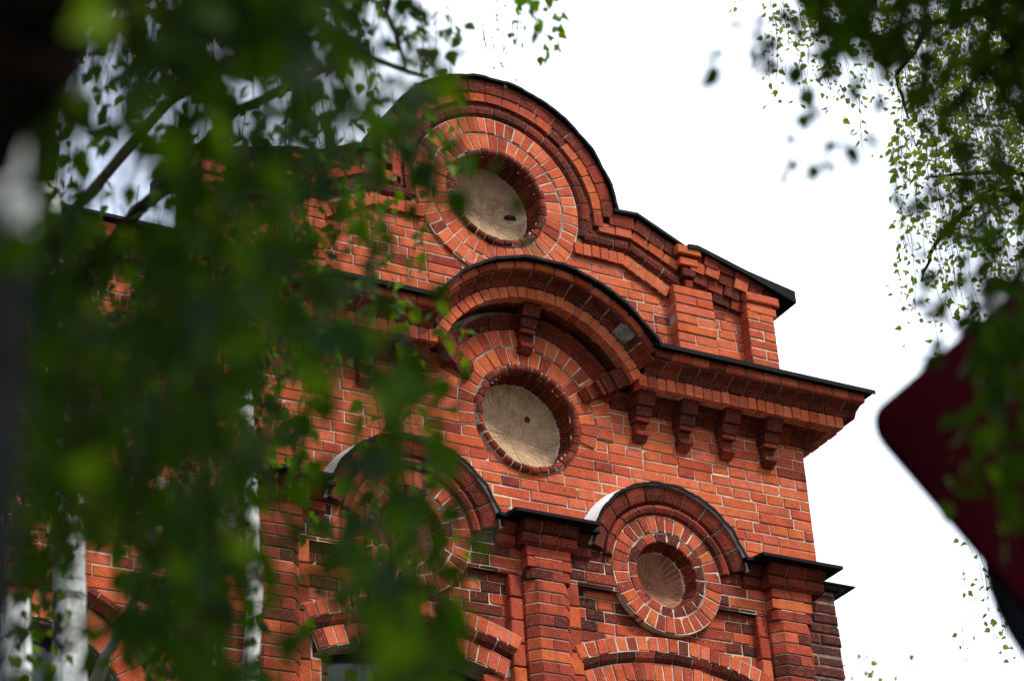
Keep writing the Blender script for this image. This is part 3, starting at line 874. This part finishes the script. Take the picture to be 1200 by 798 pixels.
# blackened pilaster on the side wall with its own little roof
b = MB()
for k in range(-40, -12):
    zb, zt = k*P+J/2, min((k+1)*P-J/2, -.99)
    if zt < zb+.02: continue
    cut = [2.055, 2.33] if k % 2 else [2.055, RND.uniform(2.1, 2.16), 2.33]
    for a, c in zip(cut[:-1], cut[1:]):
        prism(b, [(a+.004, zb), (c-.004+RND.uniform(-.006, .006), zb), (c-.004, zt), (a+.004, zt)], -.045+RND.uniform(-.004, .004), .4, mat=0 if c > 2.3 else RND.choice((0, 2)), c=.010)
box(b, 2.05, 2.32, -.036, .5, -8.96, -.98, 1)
b.build('corner_pilaster', [SOOT, SOOTM, DARK], B, off=BO)  # soot and shade are both put into these dark colours
f = MB()
v = [(2.1, -.10, -.965), (2.47, -.10, -.965), (2.47, .6, -.965), (2.1, .6, -.965), (2.1, -.10, -.955), (2.47, -.10, -.955), (2.26, .6, -.86), (2.1, .6, -.86)]
f.add(v, [(0,1,2,3), (4,7,6,5), (0,4,5,1), (1,5,6,2), (2,6,7,3), (3,7,4,0)])
v = [(2.12, -.08, -1.0), (2.36, -.08, -1.0), (2.36, .5, -1.0), (2.12, .5, -1.0), (2.1, -.095, -.967), (2.42, -.095, -.967), (2.42, .55, -.967), (2.1, .55, -.967)]
f.add(v, [(0,1,2,3), (4,7,6,5), (0,4,5,1), (1,5,6,2), (2,6,7,3), (3,7,4,0)])
f.build('metal_cover', [TAR], B, off=BO)

# --- left wing, set back, with an arched window; roof over all
WY = .30; WX, WCZ = -3.25, -2.5
wg = MB()
def keep_w(x, z):
    if math.hypot(x-WX, z-WCZ) < .80 and z > WCZ: return False
    return not (abs(x-WX) < .62 and z <= WCZ)
brickwork(wg, -7.5, -2.24, -3.6, .62, WY, keep_w, [], mats=(0, 0, 2, 2, 3), back=False)
sheet(wg, -7.5, -2.24, -3.6, .75, WY+.007, lambda a, b: math.hypot(a-WX, b-WCZ) > .62 and not (abs(a-WX) < .6 and b < WCZ), 1, .05)
box(wg, -7.5, -2.25, WY+.01, WY+.4, -8.963, -3.6, 5)
wg.build('wing_wall', [ORANGE, MORTAR, RED, SALMON, SOOT, SHB], B, off=BO)
wa = MB()
ring_bricks(wa, WX, WCZ, .62, .80, WY-.03, 0, pi, .085, mats=[0, 3], depth=.2)
sweep_row(wa, [(.805, WY+.02), (.805, WY-.05), (.86, WY-.09), (.89, WY-.09), (.89, WY+.02)], 0, pi, .16, arcmap(WX, WCZ), [2, 2, 4], 1, nseg=2, scale=.85)
wo = wa.build('window_arch', CM, B, off=BO)
w = MB()
box(w, WX-.03, WX+.03, WY+.12, WY+.18, -3.6, WCZ+.62, 0)
for z in (-3.6, -2.55): box(w, WX-.62, WX+.62, WY+.125, WY+.175, z, z+.06, 0)
wn = w.build('window', [FRAME], B, off=BO)
w = MB(); box(w, WX-.64, WX+.64, WY+.15, WY+.16, -3.6, WCZ+.66, 0); w.build('pane', [GLASS], wn, off=BO)
wc = MB()
mp, l = linemap((-7.5, 0), (-2.26, 0))
sweep_row(wc, [(.62, WY+.02), (.62, WY-.06), (.70, WY-.10), (.70, WY+.02)], 0, l, .14, mp, [2, 4], 1)
sweep_row(wc, [(.705, WY+.02), (.705, WY-.13), (.79, WY-.15), (.79, WY+.02)], 0, l, .14, mp, [0, 3], 1)
wc.build('wing_cornice', CM, B, off=BO)
r_ = MB()
r_.add([(-7.7, WY-.2, .80), (-2.26, WY-.2, .80), (-2.26, 5, 1.35), (-7.7, 5, 1.35), (-7.7, WY-.2, .825), (-2.26, WY-.2, .825), (-2.26, 5, 1.38), (-7.7, 5, 1.38)],
       [(0,1,2,3), (4,7,6,5), (0,4,5,1), (1,5,6,2), (2,6,7,3), (3,7,4,0)])
r_.add([(-2.25, .62, .5), (2.25, .62, .5), (2.25, 9, .5), (-2.25, 9, .5), (-2.25, .62, .53), (2.25, .62, .53), (2.25, 5, 1.0), (-2.25, 5, 1.0)],
       [(0,1,2,3), (4,7,6,5), (0,4,5,1), (1,5,6,2), (2,6,7,3), (3,7,4,0)])
r_.build('roof', [TAR], B, off=BO)

# ------------------------------------------------------------------ leaves
def leaf(mb, p, d, n, L, mt=0):
    """birch leaf: p base, d direction to the tip, n face normal; folded a little along the midrib"""
    d = d.normalized(); s = d.cross(n)
    if s.length < 1e-3: s = d.cross(Vector((.3, .7, .2)))
    s.normalize(); n = s.cross(d)
    w = L*RND.uniform(.36, .44); f = RND.uniform(.06, .22)*L; c = RND.uniform(-.12, .12)*L
    v = [p, p+d*L*.07+s*w*.55+n*f*.5, p+d*L*.32+s*w+n*f, p+d*L*.66+s*w*.5+n*(f*.6+c*.4), p+d*L+n*c,
         p+d*L*.66-s*w*.5+n*(f*.6+c*.4), p+d*L*.32-s*w+n*f, p+d*L*.07-s*w*.55+n*f*.5, p+d*L*.35, p+d*L*.68+n*c*.4]
    mb.add(v, [(0, 1, 2, 8), (0, 8, 6, 7), (8, 2, 3, 9), (8, 9, 5, 6), (9, 3, 4), (9, 4, 5)], mt, False)
def rdir():
    a = RND.uniform(0, 2*pi); z = RND.uniform(-1, 1); r = sqrt(1-z*z)
    return Vector((r*cos(a), r*sin(a), z))
DOWN = Vector((0, 0, -1))
def spray(mb, tw, p, length, L, n, spread=.5, gauge=1, mt=0):
    """a hanging twig with alternate leaves"""
    sway = Vector((RND.uniform(-1, 1), RND.uniform(-1, 1), 0))*.22
    pts = [p+DOWN*length*(i/4)+sway*length*(i/4)**1.6 for i in range(5)]
    if tw is not None: tube(mb, pts, [gauge*q for q in (.0022, .002, .0017, .0013, .0008)], 3, 1)
    for i in range(n):
        k = min(3.99, (i+RND.random())/n*4)
        a = min(int(k), 3); q = pts[a].lerp(pts[a+1], k-a)
        o = rdir(); o.z *= .4
        d = DOWN*RND.uniform(.4, 1.1)+o*spread*1.4
        st = o*RND.uniform(.008, .02+.12*max(0, spread-.5))
        leaf(mb, q+st, d, rdir(), L*RND.uniform(.55, 1.2), mt)
def fill(mb, tw, grid, x0, y0, cell, dr, Lsz, gain=1.0, strand=.5, spread=.5, gauge=1, shade=None):
    """grow hanging sprays through the part of a crown that hangs over each direction; dr gives the depth range"""
    for j, row in enumerate(grid):
        for i, c in enumerate(row):
            if c <= 0: continue
            cov = min(c/10, .985)
            need = -math.log(1-cov)*cell*cell*gain
            got = 0
            while got < need:
                d = dr(RND) if callable(dr) else RND.uniform(*dr)
                px, py = x0+(i+RND.random())*cell, y0+(j+RND.random())*cell
                s = FPX/d
                n = RND.choice((2, 3, 4)) if strand < .3 else RND.randint(4, 8)
                a = (Lsz*s)**2*.42*n
                if need < a*.8 and RND.random() > need/(a*.8): break
                got += a
                p = at(px, py, d)
                spray(mb, tw, p+Vector((0, 0, strand*.5)), strand*RND.uniform(.4, 1.3), Lsz, n, spread, gauge, 2 if shade and shade(px, py) else 0)
def limb(mb, pts, r0, r1):
    k = len(pts); out = []; rad = []
    for i in range(k-1):
        for q in range(4):
            t = q/4; out.append(Vector(pts[i]).lerp(Vector(pts[i+1]), t)+rdir()*r0*.25)
            rad.append(r0+(r1-r0)*((i+t)/(k-1)))
    out.append(Vector(pts[-1])); rad.append(r1)
    tube(mb, out, rad, 7)
def trunk_pts(p, top, lean=(0, 0)):
    """vertical stem through world point p from the ground up to height top"""
    n = 14; out = []
    for i in range(n+1):
        z = top*i/n; dz = z-p.z
        out.append(Vector((p.x+lean[0]*dz, p.y+lean[1]*dz, z))+Vector((sin(i*1.7)*.015, cos(i*1.3)*.015, 0)))
    return out

# --- near birch on the left, whose hanging twigs cover the left of the view
NEAR = [[9,8,8,8.5,9.4,9,8.5,9,7.5,6,1.5,0],
        [9,7.5,6,7.5,9,6,4.5,8,5,3.5,.6,0],
        [8.5,8,7,6,9,5,1.5,7,5,6,8,.6],
        [8,8,6.5,3,9,9,8.5,9,9,9,7,1.5],
        [8.5,8.5,2,.5,8.5,9.3,9.3,9.3,8,2.5,.3,0],
        [9,8.5,4,3.5,9,9.2,9,8,4,1.5,0,0],
        [9.3,9.4,9.4,9.4,9.4,9,8.5,7.5,4.5,1,0,0],
        [9.3,9.4,9.5,9.5,9.4,9,9,8,6,3,.5,0],
        [9.3,9.3,9.4,9.5,9.4,9,8,5,3.5,5,2,0],
        [9.3,9.2,9.4,9.4,9.3,7,7.5,3,2.5,7,3,0],
        [9.3,9.2,9.4,9.4,9.3,6.5,5.5,4,5.5,8.5,4,0],
        [9,9,9.2,9.3,9.5,8,4.5,4,7.5,9,4.5,0],
        [8.5,8.5,7,9,9.5,8.5,2,2,7.5,9.2,5.5,0],
        [7,4,2,8,9.5,8,1.5,1.5,6,9.2,7,0],
        [5,1.5,1,6,9.5,6,2,1.5,6.5,9.2,7.5,0],
        [4,1.2,.8,5,9.3,5,2,1.5,7.5,9.3,8,0],
        [5,4,3,6,8.5,6,3,3,7,9,7,0]]
T1 = tag(empty('birch_tree', (*at(-118, 400, 2.0).xy, 0)), 'thick out-of-focus birch trunk at the left edge with a hanging dark green crown', 'tree')
def child(mb, name, mats, root, recalc=True):
    return mb.build(name, mats, root, recalc, off=tuple(-k for k in root.location))
tm = MB()
c1 = at(-118, 400, 2.0)
tube(tm, trunk_pts(c1, 11), [.125-.006*i for i in range(15)], 20)
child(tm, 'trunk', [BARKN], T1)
bm_ = MB()
top = Vector((c1.x, c1.y, 5.2))
limb(bm_, [at(-70, 150, 2.0), at(20, 40, 1.95), at(75, -60, 1.9), at(130, -170, 2.0)], .06, .045)
limb(bm_, [at(-60, 60, 2.0), at(60, -60, 2.2), at(220, -160, 2.9), at(420, -160, 3.9)], .045, .012)
limb(bm_, [top, at(100, -300, 3.2), at(300, -330, 4.5), at(480, -180, 5.6)], .05, .012)
limb(bm_, [top, at(-100, -300, 3.2), at(-60, -200, 4.5), at(60, -100, 6)], .05, .012)
limb(bm_, [at(520, -160, 6.2), at(440, -20, 6.0), at(455, 20, 5.9), at(480, 60, 5.8)], .012, .004)
child(bm_, 'branches', [TWIG], T1)
fm = MB(); tw = MB()
def dn(r):
    u = r.random()
    return r.uniform(1.8, 2.7) if u < .24 else r.uniform(2.7, 5.6)
fill(fm, tw, NEAR, 0, 0, 50, dn, .05, 1.8, .16)
# unseen extra sprays, added out of view to shade the near leaves and trunk
for _ in range(2600):
    d = RND.uniform(2.4, 6.5)
    p = at(RND.uniform(-500, 420), RND.uniform(-1000, -60), d)
    spray(fm, None, p, .3, .055, 6)
for _ in range(6500):
    r_ = 4.3*sqrt(RND.random()); a_ = RND.uniform(0, 2*pi)
    p = Vector((c1.x+r_*cos(a_), c1.y+r_*sin(a_), RND.uniform(4.6, 8.5)))
    q = p-CAM
    if q.dot(cF) > 0:
        u, v = 600+FPX*q.dot(R2)/q.dot(cF), 399-FPX*q.dot(U2)/q.dot(cF)
        if v > -120 and u > -150: continue          # keeps the added sprays out of view
    spray(fm, None, p, .3, .06, 6)
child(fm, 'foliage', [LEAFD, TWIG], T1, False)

# --- birches between the near one and the building
MID = [[6,6,7,7,8,8,7.5,7,7,5.5,2.5,.5,1,0],
       [6,5,3,5,8,4,3,6,4,4,2,.3,.8,0],
       [6,5,4,4,8,3,1,5,3,4,1.5,0,.3,0],
       [6,6,4,2,8,8,7,8,7.5,6.5,3,.6,0,0],
       [7,6,1,.5,7,8.5,8.5,8.5,5,2.5,1,.2,0,0],
       [7,7,2,2,6,8,8,5,3,1,0,0,0,0],
       [8,8,8.5,8.5,8.5,8,7,5,2.5,1.5,.3,0,0,0],
       [8,8,8.5,8.5,8.5,8.5,8,6,5.5,5,2.5,.3,0,0],
       [8,8,8.5,8.5,8.5,8,6.5,4,2.5,4,2,.6,0,0],
       [8,8,8.5,8.5,8,5.5,5,2,1.5,4,1,0,0,0],
       [8,8,8.5,8.5,8,4,4,3,3,5,1,0,0,0],
       [8,8,8,8.5,8.5,4,2.5,2.5,3,5,.8,0,0,0],
       [7,6,3,7,8.5,5,1,.8,3,5,1,0,0,0],
       [5,1.2,.7,6,8,4,.6,.5,3,5,1.5,0,0,0],
       [3,.4,.3,4.5,7,1.5,.8,.5,3,5,1.5,0,0,0],
       [3,.4,.2,4,6.5,1.5,.8,.5,3,5,1.5,0,0,0],
       [3,.4,.5,4,6,3,1,1,3,4,1,0,0,0]]
p2 = at(80, 730, 9.0)
T2 = tag(empty('birch_tree', (p2.x, p2.y, 0)), 'white birch with black-scarred trunk and a grey forking bough before the arched window', 'tree', 'birches between camera and building')
tm = MB(); tube(tm, trunk_pts(p2, 9.5, tuple(-.065*cR.xy)), [.095-.0045*i for i in range(15)], 16)
child(tm, 'trunk', [BARK], T2)
bm_ = MB()
bo_ = MB(); limb(bo_, [at(60, 900, 9.0), at(112, 795, 8.95), at(140, 740, 8.9), at(168, 680, 8.8), at(190, 560, 8.7)], .026, .014)
child(bo_, 'bough', [BOUGH], T2)
limb(bm_, [at(25, 420, 9.0), at(160, 250, 8.6), at(280, 130, 8.3), at(420, 60, 8.2), at(500, 90, 8.1)], .03, .006)
limb(bm_, [at(10, 330, 9.0), at(200, 120, 9.4), at(330, 40, 9.6), at(380, 50, 9.6)], .025, .006)
limb(bm_, [at(460, -30, 7.6), at(452, 15, 7.6), at(468, 50, 7.5), at(476, 85, 7.5)], .012, .005)
limb(bm_, [at(-20, 150, 9.1), at(250, -150, 9.2), at(450, -200, 9.5), at(600, -130, 9.7), at(650, -30, 9.6)], .03, .004)
child(bm_, 'branches', [TWIG], T2)
fm = MB(); tw = MB()
for px, py, ln, n, d in ((645, -20, .35, 12, 9.5), (655, 10, .25, 8, 9.5), (605, 25, .12, 4, 9.5), (600, -10, .2, 5, 9.6), (632, 55, .05, 2, 9.5), (655, 50, .06, 2, 9.6),
                      (530, 20, .15, 6, 8), (520, 0, .2, 8, 8), (543, 25, .1, 4, 8)):
    spray(fm, tw, at(px, py, d), ln, .05, n)
for _ in range(26):
    spray(fm, tw, at(RND.uniform(565, 615), RND.uniform(-20, 70), 10.5), .15, .016, 3)
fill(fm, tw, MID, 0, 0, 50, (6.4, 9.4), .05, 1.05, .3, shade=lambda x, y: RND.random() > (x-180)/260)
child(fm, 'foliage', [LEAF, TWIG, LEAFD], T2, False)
for px, py, d, r, lb, lean in ((293, 640, 9.6, .042, 'slender white birch stem beside the brick pilaster, taller of two thin stems', (.008, 0)),
                         (249, 745, 9.9, .030, 'thinnest white birch stem, showing low down left of the taller thin stem', (0, 0)),
                         (22, 772, 8.2, .075, 'pale birch stem low in the left corner between the dark trunk and the scarred one', (0, 0))):
    p = at(px, py, d); ztop = at(px, {293: 400, 249: 660, 22: 690}[px], d).z
    T = tag(empty('birch_tree', (p.x, p.y, 0)), lb, 'tree', 'birches between camera and building')
    tm = MB(); tube(tm, trunk_pts(p, ztop, lean), [max(.012, r*(1.25-.045*i)) for i in range(15)], 12)
    child(tm, 'trunk', [BARK], T)
    fm = MB(); tw = MB()
    pt = Vector((p.x, p.y, ztop+.1))
    for _ in range(60):
        q = pt+Vector((RND.gauss(0, .12), RND.gauss(0, .3), RND.uniform(-.1, .9)))
        spray(fm, tw, q, .35, .048, 6)
    child(fm, 'foliage', [LEAF, TWIG], T, False)

# --- far birch on the right, nearly in focus
FAR = [[0,.3,4,5,6,5,6,7,7],
       [0,.1,2.5,3.5,3,6,7,7.5,8],
       [0,0,.2,1.2,.5,6,7.5,7.5,8],
       [0,0,0,0,.2,5.5,7.5,7.5,8],
       [0,0,0,0,0,5,7,7,8],
       [0,0,0,0,0,3.5,5.5,6,7],
       [0,0,0,0,0,2.5,3.5,5,6],
       [0,0,0,0,0,1.2,1,1.5,3],
       [0,0,0,0,0,.2,0,.5,2]]
p3 = at(1330, 400, 21)
T3 = tag(empty('birch_tree', (p3.x, p3.y, 0)), 'airy small-leaved birch drooping into the upper right against white sky', 'tree')
tm = MB(); tube(tm, trunk_pts(p3, 17), [.20-.011*i for i in range(15)], 14); child(tm, 'trunk', [BARK], T3)
bm_ = MB()
for pts, r0 in (([at(1310, 330, 21), at(1180, 225, 20.6), at(1140, 238, 20.4), at(1095, 285, 20.2), at(1080, 330, 20.2)], .05),
            ([at(1300, 230, 21), at(1180, 200, 20.5), at(1120, 205, 20.3), at(1085, 208, 20.2)], .03),
            ([at(1290, 150, 21), at(1150, 10, 20.2), at(1090, 30, 20), at(1050, 90, 19.8), at(1065, 140, 19.8)], .05),
            ([at(1290, 80, 21), at(1120, -60, 20), at(1000, -40, 19.6), at(950, 10, 19.4)], .05)):
    limb(bm_, pts, r0, .008)
child(bm_, 'branches', [TWIG], T3)
fm = MB(); tw = MB()
fill(fm, tw, FAR, 800, 0, 50, (18.5, 23), .064, 1.9, .5, 1.1, 1.4)
fill(fm, tw, [[2, 3], [3, 4], [1, 1.5]], 1130, 640, 40, (20, 21), .058, 1.3, .45, 1.0, 1.4)
child(fm, 'foliage', [LEAFF, TWIG], T3, False)

# --- near dark foliage on the right
NR = [[0,3,3,2.5,5,4.5,5,7.5,9],
      [0,2.6,2.8,2,1.5,4.5,5,7.5,9],
      [0,1,3,2.6,1.2,3.5,4.5,7,8.5],
      [0,.4,2.2,2.4,1,3.5,5,7,8.5],
      [0,0,1.8,.6,.5,3,4.5,6.5,8.5],
      [0,0,0,0,0,2.5,4.5,6,8],
      [0,0,0,0,0,2,5,7,8.5],
      [0,0,0,0,0,.8,4,8,9],
      [0,0,0,0,0,0,3,8,9],
      [0,0,0,0,0,0,3,7.5,8],
      [0,0,0,0,0,0,2,7,8],
      [0,0,0,0,0,0,.8,5,7],
      [0,0,0,0,0,0,.1,1,3]]
p4 = at(1500, 400, 3.8)
T4 = tag(empty('birch_tree', (p4.x, p4.y, 0)), 'dark out-of-focus leafy boughs hanging into the right edge over the red sign', 'tree')
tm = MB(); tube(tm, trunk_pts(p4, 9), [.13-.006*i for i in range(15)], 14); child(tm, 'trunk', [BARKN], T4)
bm_ = MB()
t4 = Vector((p4.x, p4.y, 5))
limb(bm_, [t4, at(1330, -60, 3.7), at(1200, -80, 3.6), at(1060, -120, 3.6), at(900, -100, 3.7)], .05, .008)
limb(bm_, [t4, at(1300, 40, 3.5), at(1200, 30, 3.4), at(1120, 120, 3.4)], .03, .006)
child(bm_, 'branches', [TWIG], T4)
fm = MB(); tw = MB()
fill(fm, tw, NR, 800, 0, 50, (3.3, 4.7), .045, 1.8, .16)
for _ in range(1800):  # unseen extra sprays above the view, added for shade
    p = at(RND.uniform(900, 1700), RND.uniform(-900, -60), RND.uniform(3, 5))
    spray(fm, None, p, .3, .05, 6)
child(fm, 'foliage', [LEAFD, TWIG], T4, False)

# --- treetop beyond the corner, low
p6 = at(1015, 900, 34)
T6 = tag(empty('leafy_tree', (p6.x, p6.y, 0)), 'light green treetop just showing low behind the right corner of the building', 'tree')
tm = MB(); tube(tm, trunk_pts(p6, p6.z), [.22-.012*i for i in range(15)], 12); child(tm, 'trunk', [TWIG], T6)
fm = MB()
for px, py, n in ((988, 790, 16), (1025, 795, 8), (1005, 830, 30), (1060, 850, 40), (960, 860, 40), (1010, 900, 60)):
    for _ in range(n):
        q = at(px, py, 34)+Vector((RND.gauss(0, .16), RND.gauss(0, .5), RND.gauss(0, .12)))
        leaf(fm, q, DOWN+rdir(), rdir(), RND.uniform(.08, .12))
child(fm, 'foliage', [LEAFF, TWIG], T6, False)

# ------------------------------------------------------------------ road signs on a post
SGM = plain('dark_red_sign_face', (.021, .0004, .0026), .8, .25, 4, bmp=0, col2=(.015, .0003, .002), spec=.01)
SGB = plain('slate_grey_sign_back', (.016, .021, .03), .6, .3, 6, bmp=0, spec=.1)
STEEL = plain('galvanised_post', (.25, .25, .26), .5, .3, 12, metal=.3, bmp=0)
D0 = 4.6; side = .62
corner = at(1030, 495, D0)
g = (CAM-corner); g.z = 0; g.normalize()
face = (Matrix.Rotation(radians(36), 3, 'Z') @ g).normalized()   # upright plates, turned a little away to the right
hx = Vector((0, 0, 1)).cross(face).normalized()
if hx.dot(R2) < 0: hx = -hx
UP = Vector((0, 0, 1))
h2 = hx*cos(radians(4))-UP*sin(radians(4)); u2 = UP*cos(radians(4))+hx*sin(radians(4))   # the plate hangs a bit crooked
ctr = corner+h2*(side/sqrt(2)-.025)
def plate(outline, th):
    mb = MB(); n = len(outline)
    vs = [tuple(h2*a+u2*b+face*th/2) for a, b in outline]+[tuple(h2*a+u2*b-face*th/2) for a, b in outline]
    mb.add(vs, [list(range(n)), list(range(2*n-1, n-1, -1))]+[[i, n+i, n+(i+1) % n, (i+1) % n] for i in range(n)])
    return mb
def rounded_diamond(s, r):
    out = []; h = s/sqrt(2)-r*sqrt(2)
    for k in range(4):
        a0 = k*pi/2
        c = (cos(a0)*h, sin(a0)*h)
        for i in range(9):
            a = a0-pi/4+pi/2*i/8; out.append((c[0]+r*cos(a), c[1]+r*sin(a)))
    return out
SP = tag(empty('sign_post', (ctr.x-face.x*.1, ctr.y-face.y*.1, 0)), 'grey steel post behind the diamond and round signs at the right edge', 'post')
mb = MB(); tube(mb, [(0, 0, 0), (0, 0, ctr.z+.45)], [.03, .03], 14); mb.build('pole', [STEEL], SP)
mb = MB(); tube(mb, [(0, 0, ctr.z+.45), (0, 0, ctr.z+.47)], [.034, .02], 14); mb.build('cap', [STEEL], SP)
DS = tag(empty('road_sign', ctr), 'dark red diamond road sign with rounded corners, half hidden by leaves', 'sign')
mb = plate(rounded_diamond(side, .06), .004); mb.build('plate', [SGM], DS)
mb = MB()
o = rounded_diamond(side-.004, .058)
tube(mb, [tuple(h2*a+u2*b-face*.008) for a, b in o+o[:1]], [.007]*(len(o)+1), 6); mb.build('rim', [SGM], DS)
for z in (-.15, .15):
    mb = MB(); box(mb, -.05, .05, -.02, .02, z-.015, z+.015)
    o = mb.build('clamp', [STEEL], DS); o.location = -face*.06
rc = ctr+hx*.20-face*.16+Vector((0, 0, -.16))
RS = tag(empty('road_sign', rc), 'round slate grey back of a road sign just below the dark red diamond', 'sign')
mb = plate([(.30*cos(2*pi*i/48), .30*sin(2*pi*i/48)) for i in range(48)], .004); mb.build('plate', [SGB], RS)
mb = MB(); tube(mb, [tuple(hx*.298*cos(2*pi*i/48)+Vector((0, 0, .298*sin(2*pi*i/48)))+face*.008) for i in range(49)], [.007]*49, 6); mb.build('rim', [SGB], RS)
